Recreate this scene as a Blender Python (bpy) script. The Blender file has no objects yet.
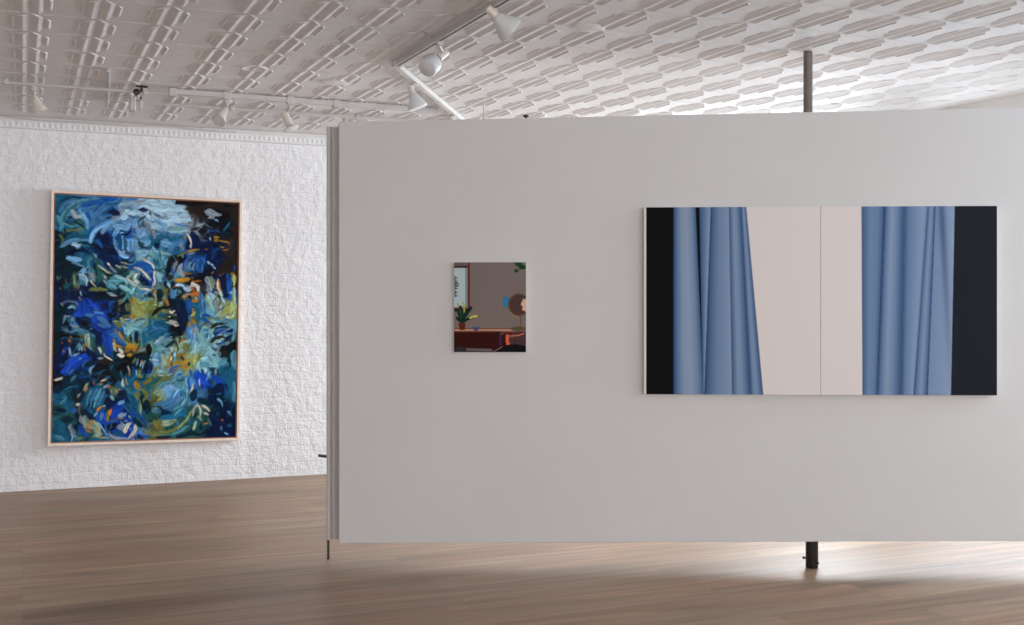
import bpy, bmesh, math, random
import numpy as np
from mathutils import Vector, Matrix

C = bpy.context.scene.collection
PI = math.pi
EYE = 1.5
YAW = math.radians(23.07)

# ------------------------------------------------------------------ camera
cam_data = bpy.data.cameras.new('camera')
cam_data.sensor_fit = 'HORIZONTAL'
cam_data.sensor_width = 36.0
cam_data.lens = 36.0 * 1150 / 1024
cam_data.clip_start = 0.05
cam = bpy.data.objects.new('camera', cam_data)
C.objects.link(cam)
cam.location = (0, 0, EYE)
cam.rotation_euler = (PI / 2, 0, -YAW)
bpy.context.scene.camera = cam

# ------------------------------------------------------------------ light: daylight through the right wall's windows and added ones behind the camera
world = bpy.data.worlds.new('sky')
bpy.context.scene.world = world
world.use_nodes = True
bg = world.node_tree.nodes['Background']
bg.inputs[0].default_value = (0.74, 0.87, 1.0, 1)
bg.inputs[1].default_value = 1.5

vs = bpy.context.scene.view_settings
vs.view_transform = 'Standard'
vs.look = 'None'
vs.gamma = 1.0
vs.use_curve_mapping = False
vs.exposure = 0.0

ROOM_X0, ROOM_X1, ROOM_Y0, ROOM_Y1 = -4.5, 6.5, -4.0, 10.5
# windows of the right wall: from y, to y, sill height, lamp power of the daylight entering, colour
RIGHT = [(7.75, 9.35, 1.35, 385, (0.87, 0.95, 1.0)),
         (5.60, 7.25, 0.20, 140, (0.84, 0.90, 1.0)),
         (2.90, 4.60, 0.60, 134, (0.72, 0.86, 1.0)),
         (0.30, 2.00, 0.60, 130, (1.0, 0.98, 0.97))]
# unseen front wall windows, added to light the panel face-on: from x, to x, sill height, power, colour
FRONT = [(-3.40, -1.70, 0.60, 215, (1.0, 0.965, 0.96)),
         (0.20, 1.90, 0.60, 200, (1.0, 0.985, 0.97)),
         (3.60, 5.30, 0.60, 155, (0.78, 0.89, 1.0))]
WIN_TOP = 2.86
TIP = math.radians(38)      # skylight comes in from above


def daylight(size, zs, power, colour, loc, rot):
    ld = bpy.data.lights.new('window_daylight', 'AREA')
    ld.shape = 'RECTANGLE'
    ld.size, ld.size_y = size, WIN_TOP - zs
    ld.energy, ld.color = power, colour
    lo = bpy.data.objects.new('window_daylight', ld)
    C.objects.link(lo)
    lo.location, lo.rotation_euler = loc, rot


for a0, a1, zs, power, colour in RIGHT:          # shines towards -X
    daylight(a1 - a0, zs, power, colour, (ROOM_X1 + 0.75, (a0 + a1) / 2, (zs + WIN_TOP) / 2 + 0.35), (PI / 2 - (TIP * (0.1 if a0 > 7.5 else 1.4 if a0 > 5 else 1.0)), 0, PI / 2))
for a0, a1, zs, power, colour in FRONT:          # shines towards +Y
    daylight(a1 - a0, zs, power, colour, ((a0 + a1) / 2, ROOM_Y0 - 0.50, (zs + WIN_TOP) / 2 + 0.15), (PI / 2, 0, 0))


# ------------------------------------------------------------------ helpers
def srgb(r, g, b):
    f = lambda v: (v / 255 / 12.92) if v / 255 <= 0.04045 else ((v / 255 + 0.055) / 1.055) ** 2.4
    return (f(r), f(g), f(b), 1.0)


def lin(a):
    a = np.asarray(a, float) / 255
    return np.where(a <= 0.04045, a / 12.92, ((a + 0.055) / 1.055) ** 2.4)


def mat(name, rgb=(200, 200, 200), rough=0.5, metal=0.0, spec=0.5):
    m = bpy.data.materials.new(name)
    m.use_nodes = True
    b = m.node_tree.nodes['Principled BSDF']
    b.inputs['Base Color'].default_value = srgb(*rgb)
    b.inputs['Roughness'].default_value = rough
    b.inputs['Metallic'].default_value = metal
    b.inputs['Specular IOR Level'].default_value = spec
    return m


def noisy(m, amount=0.08, scale=30, bump=0.0, bscale=None, dist=0.01):
    """break a plain material up with a little noise in colour and relief"""
    nt = m.node_tree
    b = nt.nodes['Principled BSDF']
    col = tuple(b.inputs['Base Color'].default_value)
    tc = nt.nodes.new('ShaderNodeTexCoord')
    n = nt.nodes.new('ShaderNodeTexNoise')
    n.inputs['Scale'].default_value = scale
    n.inputs['Detail'].default_value = 5
    nt.links.new(tc.outputs['Object'], n.inputs['Vector'])
    r = nt.nodes.new('ShaderNodeMapRange')
    r.inputs[1].default_value = 0.3
    r.inputs[2].default_value = 0.7
    r.inputs[3].default_value = 1 - amount
    r.inputs[4].default_value = 1 + amount
    nt.links.new(n.outputs['Fac'], r.inputs[0])
    mx = nt.nodes.new('ShaderNodeVectorMath')
    mx.operation = 'SCALE'
    mx.inputs[0].default_value = col[:3]
    nt.links.new(r.outputs[0], mx.inputs['Scale'])
    nt.links.new(mx.outputs[0], b.inputs['Base Color'])
    if bump:
        n2 = nt.nodes.new('ShaderNodeTexNoise')
        n2.inputs['Scale'].default_value = bscale or scale
        n2.inputs['Detail'].default_value = 6
        nt.links.new(tc.outputs['Object'], n2.inputs['Vector'])
        bp = nt.nodes.new('ShaderNodeBump')
        bp.inputs['Strength'].default_value = bump
        bp.inputs['Distance'].default_value = dist
        nt.links.new(n2.outputs['Fac'], bp.inputs['Height'])
        nt.links.new(bp.outputs['Normal'], b.inputs['Normal'])
    return m


class MB:
    """collects shapes, then links them as ONE mesh object"""
    def __init__(self):
        self.v, self.f, self.m = [], [], []

    def poly(self, pts, faces, mi=0):
        o = len(self.v)
        self.v += [tuple(p) for p in pts]
        self.f += [tuple(o + i for i in fc) for fc in faces]
        self.m += [mi] * len(faces)
        return self

    def box(self, x0, x1, y0, y1, z0, z1, mi=0):
        p = [(x0, y0, z0), (x1, y0, z0), (x1, y1, z0), (x0, y1, z0),
             (x0, y0, z1), (x1, y0, z1), (x1, y1, z1), (x0, y1, z1)]
        return self.poly(p, [(0, 3, 2, 1), (4, 5, 6, 7), (0, 1, 5, 4), (1, 2, 6, 5), (2, 3, 7, 6), (3, 0, 4, 7)], mi)

    def bbox(self, x0, x1, y0, y1, z0, z1, b=0.004, mi=0):
        """box with bevelled edges"""
        bm = bmesh.new()
        bmesh.ops.create_cube(bm, size=1)
        for v in bm.verts:
            v.co = ((x0 + x1) / 2 + v.co.x * (x1 - x0), (y0 + y1) / 2 + v.co.y * (y1 - y0), (z0 + z1) / 2 + v.co.z * (z1 - z0))
        bmesh.ops.bevel(bm, geom=list(bm.edges), offset=b, segments=2, affect='EDGES', profile=0.5)
        bm.verts.index_update()
        self.poly([v.co for v in bm.verts], [[v.index for v in f.verts] for f in bm.faces], mi)
        bm.free()
        return self

    def beam(self, a, b, w, hgt, up=(0, 0, 1), mi=0):
        a, b = Vector(a), Vector(b)
        d = (b - a).normalized()
        s = d.cross(Vector(up)).normalized()
        u = s.cross(d).normalized()
        p = []
        for e in (a, b):
            for i, j in ((-1, -1), (1, -1), (1, 1), (-1, 1)):
                p.append(e + s * i * w / 2 + u * j * hgt / 2)
        return self.poly(p, [(0, 1, 2, 3), (7, 6, 5, 4), (0, 4, 5, 1), (1, 5, 6, 2), (2, 6, 7, 3), (3, 7, 4, 0)], mi)

    def lathe(self, origin, axis, prof, n=28, mi=0):
        """prof: (distance along the axis, radius)"""
        o, d = Vector(origin), Vector(axis).normalized()
        s = d.cross(Vector((0.13, 0.31, 0.94))).normalized()
        u = d.cross(s)
        p, fc = [], []
        for t, r in prof:
            for k in range(n):
                a = 2 * PI * k / n
                p.append(o + d * t + (s * math.cos(a) + u * math.sin(a)) * max(r, 1e-5))
        for i in range(len(prof) - 1):
            for k in range(n):
                k2 = (k + 1) % n
                fc.append((i * n + k, i * n + k2, (i + 1) * n + k2, (i + 1) * n + k))
        fc.append(tuple(reversed(range(n))))
        fc.append(tuple((len(prof) - 1) * n + k for k in range(n)))
        return self.poly(p, fc, mi)

    def tube(self, pts, r, n=10, mi=0):
        pts = [Vector(p) for p in pts]
        P, fc = [], []
        prev = None
        for i, p in enumerate(pts):
            d = (pts[min(i + 1, len(pts) - 1)] - pts[max(i - 1, 0)]).normalized()
            s = d.cross(Vector((0.05, 0.12, 0.99)) if abs(d.z) < 0.9 else Vector((1, 0.1, 0))).normalized()
            u = d.cross(s)
            for k in range(n):
                a = 2 * PI * k / n
                P.append(p + (s * math.cos(a) + u * math.sin(a)) * r)
        for i in range(len(pts) - 1):
            for k in range(n):
                k2 = (k + 1) % n
                fc.append((i * n + k, i * n + k2, (i + 1) * n + k2, (i + 1) * n + k))
        fc.append(tuple(reversed(range(n))))
        fc.append(tuple((len(pts) - 1) * n + k for k in range(n)))
        return self.poly(P, fc, mi)

    def prism(self, outline, z0, z1, mi=0):
        """outline: counter-clockwise (x, y) list extruded along z"""
        n = len(outline)
        p = [(x, y, z0) for x, y in outline] + [(x, y, z1) for x, y in outline]
        fc = [tuple(reversed(range(n))), tuple(range(n, 2 * n))]
        fc += [(i, (i + 1) % n, n + (i + 1) % n, n + i) for i in range(n)]
        return self.poly(p, fc, mi)

    def build(self, name, mats, parent=None, smooth=False):
        me = bpy.data.meshes.new(name)
        me.from_pydata(self.v, [], self.f)
        for m in (mats if isinstance(mats, (list, tuple)) else [mats]):
            me.materials.append(m)
        me.polygons.foreach_set('material_index', self.m)
        bm = bmesh.new()
        bm.from_mesh(me)
        bmesh.ops.recalc_face_normals(bm, faces=bm.faces)
        bm.to_mesh(me)
        bm.free()
        if smooth:
            me.polygons.foreach_set('use_smooth', [True] * len(me.polygons))
            me.set_sharp_from_angle(angle=math.radians(40))
        me.update()
        o = bpy.data.objects.new(name, me)
        C.objects.link(o)
        if parent is not None:
            o.parent = parent
        return o


def empty(name, loc=(0, 0, 0), rot=(0, 0, 0)):
    o = bpy.data.objects.new(name, None)
    o.empty_display_size = 0.1
    o.location = loc
    o.rotation_euler = rot
    C.objects.link(o)
    return o


def tag(o, label, cat, group=None, kind=None):
    o['label'] = label
    o['category'] = cat
    if group:
        o['group'] = group
    if kind:
        o['kind'] = kind
    return o


def struct(o, label=None):
    o['kind'] = 'structure'
    if label:
        o['label'] = label
        o['category'] = o.name.split('_')[0]
    return o


def ceil_z(y):
    return 2.913 + 0.022 * y


# ------------------------------------------------------------------ materials
def floor_material():
    m = mat('oak_planks', (150, 120, 98), 0.38, spec=0.9)
    nt = m.node_tree
    N, L = nt.nodes, nt.links
    b = N['Principled BSDF']
    tc = N.new('ShaderNodeTexCoord')
    mp = N.new('ShaderNodeMapping')
    L.new(tc.outputs['Object'], mp.inputs['Vector'])
    br = N.new('ShaderNodeTexBrick')
    br.offset = 0.37
    br.offset_frequency = 3
    br.inputs['Color1'].default_value = (0.0, 0, 0, 1)
    br.inputs['Color2'].default_value = (1.0, 1, 1, 1)
    br.inputs['Mortar'].default_value = (0.5, 0.5, 0.5, 1)
    br.inputs['Scale'].default_value = 1.0
    br.inputs['Mortar Size'].default_value = 0.0012
    br.inputs['Mortar Smooth'].default_value = 0.3
    br.inputs['Brick Width'].default_value = 2.1
    br.inputs['Row Height'].default_value = 0.19
    L.new(mp.outputs[0], br.inputs['Vector'])
    ramp = N.new('ShaderNodeValToRGB')
    e = ramp.color_ramp.elements
    e[0].position, e[0].color = 0.0, srgb(131, 103, 78)
    e[1].position, e[1].color = 1.0, srgb(157, 130, 103)
    k = ramp.color_ramp.elements.new(0.35); k.color = srgb(147, 116, 90)
    k = ramp.color_ramp.elements.new(0.7); k.color = srgb(141, 115, 91)
    L.new(br.outputs['Color'], ramp.inputs[0])
    # grain: noise stretched along the boards (X), shifted from board to board
    sh = N.new('ShaderNodeVectorMath'); sh.operation = 'MULTIPLY_ADD'
    sh.inputs[1].default_value = (7.0, 3.0, 11.0)
    L.new(br.outputs['Color'], sh.inputs[0])
    L.new(tc.outputs['Object'], sh.inputs[2])
    mp2 = N.new('ShaderNodeMapping')
    mp2.inputs['Scale'].default_value = (0.55, 9.0, 1.0)
    L.new(sh.outputs[0], mp2.inputs['Vector'])
    n1 = N.new('ShaderNodeTexNoise')
    n1.inputs['Scale'].default_value = 1.6
    n1.inputs['Detail'].default_value = 7
    n1.inputs['Roughness'].default_value = 0.62
    n1.inputs['Distortion'].default_value = 0.6
    L.new(mp2.outputs[0], n1.inputs['Vector'])
    r1 = N.new('ShaderNodeMapRange')
    r1.inputs[1].default_value, r1.inputs[2].default_value = 0.3, 0.7
    r1.inputs[3].default_value, r1.inputs[4].default_value = 0.52, 1.46
    L.new(n1.outputs['Fac'], r1.inputs[0])
    sc = N.new('ShaderNodeVectorMath'); sc.operation = 'SCALE'
    L.new(ramp.outputs[0], sc.inputs[0])
    L.new(r1.outputs[0], sc.inputs['Scale'])
    # reddish streaks in some boards
    n2 = N.new('ShaderNodeTexNoise')
    n2.inputs['Scale'].default_value = 0.9
    n2.inputs['Detail'].default_value = 3
    mp3 = N.new('ShaderNodeMapping')
    mp3.inputs['Scale'].default_value = (0.9, 4.5, 1.0)
    L.new(sh.outputs[0], mp3.inputs['Vector'])
    L.new(mp3.outputs[0], n2.inputs['Vector'])
    r2 = N.new('ShaderNodeMapRange')
    r2.inputs[1].default_value, r2.inputs[2].default_value = 0.56, 0.74
    r2.inputs[3].default_value, r2.inputs[4].default_value = 0.0, 0.55
    L.new(n2.outputs['Fac'], r2.inputs[0])
    mx = N.new('ShaderNodeMix'); mx.data_type = 'RGBA'
    L.new(r2.outputs[0], mx.inputs[0])
    L.new(sc.outputs[0], mx.inputs[6])
    mx.inputs[7].default_value = srgb(146, 96, 70)
    # dark joints
    mj = N.new('ShaderNodeMix'); mj.data_type = 'RGBA'
    jm = N.new('ShaderNodeMath'); jm.operation = 'MULTIPLY'; jm.inputs[1].default_value = 0.45
    L.new(br.outputs['Fac'], jm.inputs[0])
    L.new(jm.outputs[0], mj.inputs[0])
    L.new(mx.outputs[2], mj.inputs[6])
    mj.inputs[7].default_value = srgb(80, 62, 50)
    L.new(mj.outputs[2], b.inputs['Base Color'])
    bp = N.new('ShaderNodeBump')
    bp.inputs['Strength'].default_value = 0.12
    bp.inputs['Distance'].default_value = 0.004
    L.new(n1.outputs['Fac'], bp.inputs['Height'])
    L.new(bp.outputs['Normal'], b.inputs['Normal'])
    r3 = N.new('ShaderNodeMapRange')
    r3.inputs[3].default_value, r3.inputs[4].default_value = 0.42, 0.56
    L.new(n1.outputs['Fac'], r3.inputs[0])
    L.new(r3.outputs[0], b.inputs['Roughness'])
    return m


def brick_material():
    m = mat('white_painted_brick', (238, 236, 238), 0.6)
    nt = m.node_tree
    N, L = nt.nodes, nt.links
    b = N['Principled BSDF']
    tc = N.new('ShaderNodeTexCoord')
    mp = N.new('ShaderNodeMapping')
    mp.inputs['Rotation'].default_value = (PI / 2, 0, 0)
    L.new(tc.outputs['Object'], mp.inputs['Vector'])
    # ragged courses: shake the lookup with noise
    nz = N.new('ShaderNodeTexNoise'); nz.inputs['Scale'].default_value = 7.0; nz.inputs['Detail'].default_value = 3
    L.new(tc.outputs['Object'], nz.inputs['Vector'])
    sh = N.new('ShaderNodeVectorMath'); sh.operation = 'MULTIPLY_ADD'
    sh.inputs[1].default_value = (0.05, 0.05, 0.05)
    L.new(nz.outputs['Color'], sh.inputs[0])
    sep = N.new('ShaderNodeSeparateXYZ'); L.new(tc.outputs['Object'], sep.inputs[0])
    cmb = N.new('ShaderNodeCombineXYZ')
    L.new(sep.outputs['X'], cmb.inputs['X']); L.new(sep.outputs['Z'], cmb.inputs['Y'])
    L.new(cmb.outputs[0], sh.inputs[2])
    br = N.new('ShaderNodeTexBrick')
    br.inputs['Scale'].default_value = 1.0
    br.inputs['Brick Width'].default_value = 0.215
    br.inputs['Row Height'].default_value = 0.075
    br.inputs['Mortar Size'].default_value = 0.007
    br.inputs['Mortar Smooth'].default_value = 0.6
    L.new(sh.outputs[0], br.inputs['Vector'])
    n1 = N.new('ShaderNodeTexNoise'); n1.inputs['Scale'].default_value = 12; n1.inputs['Detail'].default_value = 5
    n1.inputs['Roughness'].default_value = 0.62
    L.new(tc.outputs['Object'], n1.inputs['Vector'])
    vo = N.new('ShaderNodeTexVoronoi'); vo.inputs['Scale'].default_value = 13
    L.new(sh.outputs[0], vo.inputs['Vector'])
    a1 = N.new('ShaderNodeMath'); a1.operation = 'MULTIPLY_ADD'      # height = noise - 0.35 * mortar
    a1.inputs[1].default_value = -0.07
    L.new(br.outputs['Fac'], a1.inputs[0]); L.new(n1.outputs['Fac'], a1.inputs[2])
    a2 = N.new('ShaderNodeMath'); a2.operation = 'MULTIPLY_ADD'; a2.inputs[1].default_value = 0.10
    L.new(vo.outputs['Distance'], a2.inputs[0]); L.new(a1.outputs[0], a2.inputs[2])
    bp = N.new('ShaderNodeBump'); bp.inputs['Strength'].default_value = 0.85; bp.inputs['Distance'].default_value = 0.03
    L.new(a2.outputs[0], bp.inputs['Height'])
    L.new(bp.outputs['Normal'], b.inputs['Normal'])
    return m


M_floor = floor_material()
M_brick = brick_material()
M_ceil = noisy(mat('white_painted_tin', (231, 228, 227), 0.75, spec=0.2), 0.04, 9, 0.35, 22, 0.006)
M_crown = noisy(mat('white_painted_crown', (226, 224, 225), 0.5), 0.03, 20)
M_plaster = noisy(mat('white_plaster', (225, 223, 220), 0.8), 0.03, 3)
M_panel = noisy(mat('panel_paint', (204, 202, 201), 0.62), 0.012, 2.5, 0.05, 60, 0.003)
M_trim = noisy(mat('panel_edge_paint', (196, 192, 190), 0.55), 0.02, 10)
M_iron = noisy(mat('blackened_iron', (38, 34, 31), 0.45, 0.3), 0.2, 40)
M_pipe = noisy(mat('grey_steel_pipe', (112, 104, 98), 0.5, 0.35), 0.12, 18)
M_bolt = noisy(mat('dark_steel', (70, 64, 60), 0.4, 0.6), 0.1, 60)
M_white = noisy(mat('white_enamel', (198, 194, 191), 0.4), 0.03, 40)
M_cream = noisy(mat('cream_enamel', (212, 203, 195), 0.45), 0.04, 40)
M_shade = noisy(mat('pale_grey_lamp_glass', (205, 206, 207), 0.35), 0.03, 60)
M_slot = noisy(mat('track_slot', (58, 54, 52), 0.6), 0.1, 40)
M_black = noisy(mat('black_plastic', (18, 17, 17), 0.4), 0.1, 40)
M_wood = noisy(mat('pale_frame_wood', (238, 220, 206), 0.5), 0.07, 25)
M_rebate_shade = noisy(mat('brown_frame_rebate', (158, 106, 72), 0.6), 0.1, 25)  # brown colour stands in for the shadowed inside of the frame
M_edge = noisy(mat('primed_canvas_edge', (216, 204, 198), 0.8), 0.03, 80)
M_winframe = noisy(mat('white_window_paint', (225, 225, 222), 0.45), 0.03, 20)


def glass_material():
    m = bpy.data.materials.new('window_glass')
    m.use_nodes = True
    nt = m.node_tree
    nt.nodes.clear()
    out = nt.nodes.new('ShaderNodeOutputMaterial')
    tr = nt.nodes.new('ShaderNodeBsdfTransparent')
    gl = nt.nodes.new('ShaderNodeBsdfGlossy')
    gl.inputs['Roughness'].default_value = 0.03
    mx = nt.nodes.new('ShaderNodeMixShader')
    mx.inputs[0].default_value = 0.06
    nt.links.new(tr.outputs[0], mx.inputs[1])
    nt.links.new(gl.outputs[0], mx.inputs[2])
    nt.links.new(mx.outputs[0], out.inputs[0])
    return m


M_glass = glass_material()


def paint_material(name, rough, bump=0.0, bscale=200):
    m = mat(name, (128, 128, 128), rough, spec=0.06)
    nt = m.node_tree
    a = nt.nodes.new('ShaderNodeAttribute')
    a.attribute_name = 'paint'
    nt.links.new(a.outputs['Color'], nt.nodes['Principled BSDF'].inputs['Base Color'])
    if bump:
        tc = nt.nodes.new('ShaderNodeTexCoord')
        n = nt.nodes.new('ShaderNodeTexNoise')
        n.inputs['Scale'].default_value = bscale
        n.inputs['Detail'].default_value = 4
        nt.links.new(tc.outputs['Object'], n.inputs['Vector'])
        bp = nt.nodes.new('ShaderNodeBump')
        bp.inputs['Strength'].default_value = bump
        bp.inputs['Distance'].default_value = 0.004
        nt.links.new(n.outputs['Fac'], bp.inputs['Height'])
        nt.links.new(bp.outputs['Normal'], nt.nodes['Principled BSDF'].inputs['Normal'])
    return m


# ------------------------------------------------------------------ the room
X0, X1, Y0, Y1 = ROOM_X0, ROOM_X1, ROOM_Y0, ROOM_Y1
struct(MB().box(X0 - .2, X1 + .2, Y0 - .2, Y1 + .2, -0.12, 0).build('floor', M_floor))
struct(MB().box(X0 - .2, X1 + .2, Y1, Y1 + .2, 0, 3.4).build('wall_back', M_brick))
struct(MB().box(X0 - .2, X0, Y0, Y1, 0, 3.4).build('wall_left', M_plaster))


def pierced_wall(name, spans, lo, hi, place):
    """a wall running from lo to hi with window openings; place(s0, s1, z0, z1) -> box extents"""
    w_ = MB()
    spans = sorted(spans)
    ends = [lo] + [v for s in spans for v in s[:2]] + [hi]
    for k in range(0, len(ends), 2):
        w_.box(*place(ends[k], ends[k + 1], 0, 3.4))
    for s in spans:
        w_.box(*place(s[0], s[1], 0, s[2]))
        w_.box(*place(s[0], s[1], WIN_TOP, 3.4))
    struct(w_.build(name, M_plaster))


pierced_wall('wall_right', RIGHT, Y0, Y1, lambda s0, s1, z0, z1: (X1, X1 + .2, s0, s1, z0, z1))
pierced_wall('wall_front', FRONT, X0 - .2, X1 + .2, lambda s0, s1, z0, z1: (s0, s1, Y0 - .2, Y0, z0, z1))
n_win = 0
for spans, org, axis in ((RIGHT, Vector((X1, 0, 0)), 0), (FRONT, Vector((0, Y0, 0)), 1)):
    for a0, a1, zs, *_ in spans:
        n_win += 1
        t, f = 0.05, MB()
        # built for the right wall (depth along +X); the front wall's are turned a quarter
        f.box(.05, .13, a0, a0 + t, zs, WIN_TOP).box(.05, .13, a1 - t, a1, zs, WIN_TOP)
        f.box(.05, .13, a0 + t, a1 - t, zs, zs + t).box(.05, .13, a0 + t, a1 - t, WIN_TOP - t, WIN_TOP)
        zm = (zs + WIN_TOP) / 2
        f.box(.06, .12, a0 + t, a1 - t, zm - .025, zm + .025)
        f.bbox(-.06, .05, a0 - .05, a1 + .05, zs - .04, zs, .006)
        g = MB().box(.088, .092, a0 + t, a1 - t, zs + t, WIN_TOP - t)
        turn = (lambda p: (X1 + p[0], p[1], p[2])) if axis == 0 else (lambda p: (p[1], Y0 - p[0], p[2]))
        for q in (f, g):
            q.v = [turn(p) for p in q.v]
        wo = struct(f.build('window_%d' % n_win, M_winframe))
        g.build('pane', M_glass, wo)

# pressed-tin ceiling: rows of ridges running away from the front wall
CY, CY0 = 0.465, 6.94
c = MB()
c.poly([(X0 - .2, Y0 - .2, 0), (X1 + .2, Y0 - .2, 0), (X1 + .2, Y1 + .2, 0), (X0 - .2, Y1 + .2, 0),
        (X0 - .2, Y0 - .2, .15), (X1 + .2, Y0 - .2, .15), (X1 + .2, Y1 + .2, .15), (X0 - .2, Y1 + .2, .15)],
       [(0, 1, 2, 3), (7, 6, 5, 4), (0, 4, 5, 1), (1, 5, 6, 2), (2, 6, 7, 3), (3, 7, 4, 0)])


def ridge(mb, x, y, a, pk, b, la, lp, lb, h):
    """a pressed ridge: base lines at a and b (half lengths la, lb), crest at pk (half length lp), h deep"""
    z0 = 0.001
    p = [(x + a, y - la, z0), (x + a, y + la, z0), (x + b, y - lb, z0), (x + b, y + lb, z0),
         (x + pk - .003, y - lp, -h), (x + pk - .003, y + lp, -h), (x + pk + .003, y - lp, -h), (x + pk + .003, y + lp, -h)]
    mb.poly(p, [(0, 1, 5, 4), (4, 5, 7, 6), (6, 7, 3, 2), (0, 4, 6, 2), (1, 3, 7, 5)])


cols = [.038, .368, .698, 1.078, 1.412, 1.718, 2.015, 2.31, 2.595, 2.888, 3.19, 3.50]
while cols[0] > X0 + .45:
    cols.insert(0, cols[0] - .33)
while cols[-1] < X1 - .45:
    cols.append(cols[-1] + .305)
j0, j1 = math.floor((Y0 - CY0) / CY) + 1, math.floor((Y1 - .1 - CY0) / CY)
for x in cols:
    for j in range(j0, j1):
        y = CY0 + (j + .5) * CY
        ridge(c, x, y, -.076, -.036, -.003, .140, .195, .226, .0095)
        ridge(c, x, y, .003, .040, .068, .226, .200, .140, .0095)
        ridge(c, x, y, -.096, -.086, -.079, .085, .10, .11, .004)
        ridge(c, x, y, .080, .094, .106, .12, .11, .095, .006)
for j in range(j0, j1 + 1):
    y = CY0 + j * CY
    c.poly([(X0, y - .006, .001), (X1, y - .006, .001), (X1, y, -.002), (X0, y, -.002), (X1, y + .006, .001), (X0, y + .006, .001)],
           [(0, 1, 2, 3), (3, 2, 4, 5)])
ce = struct(c.build('ceiling', M_ceil))
ce.location = (0, 0, 2.913)
ce.rotation_euler = (math.atan(0.022), 0, 0)

# crown moulding with a row of pressed eggs along the brick wall
cr = MB()
zc = ceil_z(Y1)
prof = [(0, 0), (-.045, 0), (-.04, -.012), (-.026, -.022), (-.02, -.035), (-.02, -.09), (-.012, -.098), (0, -.1)]
p = [(x, Y1 + dy, zc + dz - .004) for x in (X0, X1) for dy, dz in prof]
n = len(prof)
cr.poly(p, [(k, k + 1, n + k + 1, n + k) for k in range(n - 1)])
x = X0 + .02
while x < X1 - .03:
    P, F = [], []
    for a in range(5):
        for b in range(7):
            th, ph = PI * (a / 4 - .5), PI * b / 6
            P.append((x + .0155 * math.cos(th) * math.cos(ph), Y1 - .018 - .006 * math.cos(th) * math.sin(ph), zc - .066 + .026 * math.sin(th)))
    F = [(a * 7 + b, a * 7 + b + 1, a * 7 + b + 8, a * 7 + b + 7) for a in range(4) for b in range(6)]
    cr.poly(P, F)
    x += .044
struct(cr.build('trim_1', M_crown, smooth=True))

# ------------------------------------------------------------------ the pivoting partition
PIV = Vector((4.271, 5.5285, 0.0))
PROT = math.radians(-25.77)
PU = Vector((math.cos(PROT), math.sin(PROT), 0))
PN = Vector((-math.sin(PROT), math.cos(PROT), 0))
part = empty('pivoting_wall_panel', PIV, (0, 0, PROT))
SAG = 0.0131          # the panel hangs a little out of true: its left end is lower


def sag(o_, u=None):
    """lower a part of the panel by the sag at each point (or at one place u)"""
    for v in o_.data.vertices:
        v.co.z += SAG * (v.co.x if u is None else u)
    return o_


tag(part, 'large pale grey pivoting wall panel raised above the floor on a steel pole', 'wall panel')
PB, PT = 0.1664, 2.6664
PL, PR = -2.789, 1.72
sag(MB().bbox(PL, PR, -.07, .07, PB, PT, .004).build('panel', M_panel, part))
edge = [(PL, -.064), (PL, .07), (-2.884, .07), (-2.884, .026), (-2.880, .017), (-2.872, .013), (-2.862, .015), (-2.857, .022),
        (-2.855, .040), (-2.850, .047), (-2.836, .047), (-2.822, .040), (-2.811, .025), (-2.804, .0), (-2.801, -.03), (-2.797, -.055)]
eo = MB().prism(edge[::-1], PB + .004, PT - .012).build('edge_moulding', M_trim, part, smooth=True)
sag(eo)
eo['label'] = 'grey hollow moulding running down the left end'
po = MB().lathe((-.023, 0, PT - .02), (0, 0, 1), [(0, .0262), (.386, .0262)], 32).build('pivot_pole', M_pipe, part, smooth=True)
po['label'] = 'weathered grey steel pole above the panel'
sl = MB().lathe((0, 0, 0.002), (0, 0, 1), [(0, .033), (.004, .036), (.16, .036), (.175, .036)], 32).build('pivot_sleeve', M_iron, part, smooth=True)
sl['label'] = 'black iron sleeve between panel and floor'
MB().lathe((-.032, -.012, .062), (-1, -.2, 0), [(0, .006), (.016, .006), (.018, .009), (.024, .009)], 12).build('set_screw', M_bolt, sl, smooth=True)
MB().lathe((.022, -.026, .034), (.55, -.83, 0), [(0, .009), (.008, .009), (.009, .007), (.014, .006)], 12).build('set_screw', M_bolt, sl, smooth=True)
bo = MB().tube([(-2.886, .088, PB + .62), (-2.886, .088, .040)], .008, 12).build('drop_bolt', M_bolt, part, smooth=True)
sag(bo, -2.886)
bo['label'] = 'thin dark steel drop bolt reaching the floor'
MB().tube([(-2.886, .088, .625), (-2.92, .080, .629), (-2.945, .074, .634)], .009, 12).build('bolt_handle', M_bolt, bo, smooth=True)
pk = MB().lathe((-2.768, .01, PT - .004), (0, 0, 1), [(0, .014), (.028, .014), (.029, .018), (.037, .018), (.040, .015)], 20).build('top_peg', M_trim, part, smooth=True)
kn = MB().lathe((-1.682, .0, PT - .003), (0, 0, 1), [(0, .012), (.006, .012), (.009, .007), (.020, .007), (.022, .016), (.031, .017), (.034, .013)], 20).build('top_knob', M_iron, part, smooth=True)
sag(pk, -2.768)
sag(kn, -1.682)
kn['label'] = 'small dark spool shaped knob on the top edge'
rd = MB().lathe((-1.934, .02, PT - .003), (0, 0, 1), [(0, .011), (.014, .011), (.016, .004), (.115, .0035)], 14).build('top_rod', M_trim, part, smooth=True)
sag(rd, -1.934)
rd['label'] = 'thin pale rod standing on the top edge'


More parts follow.
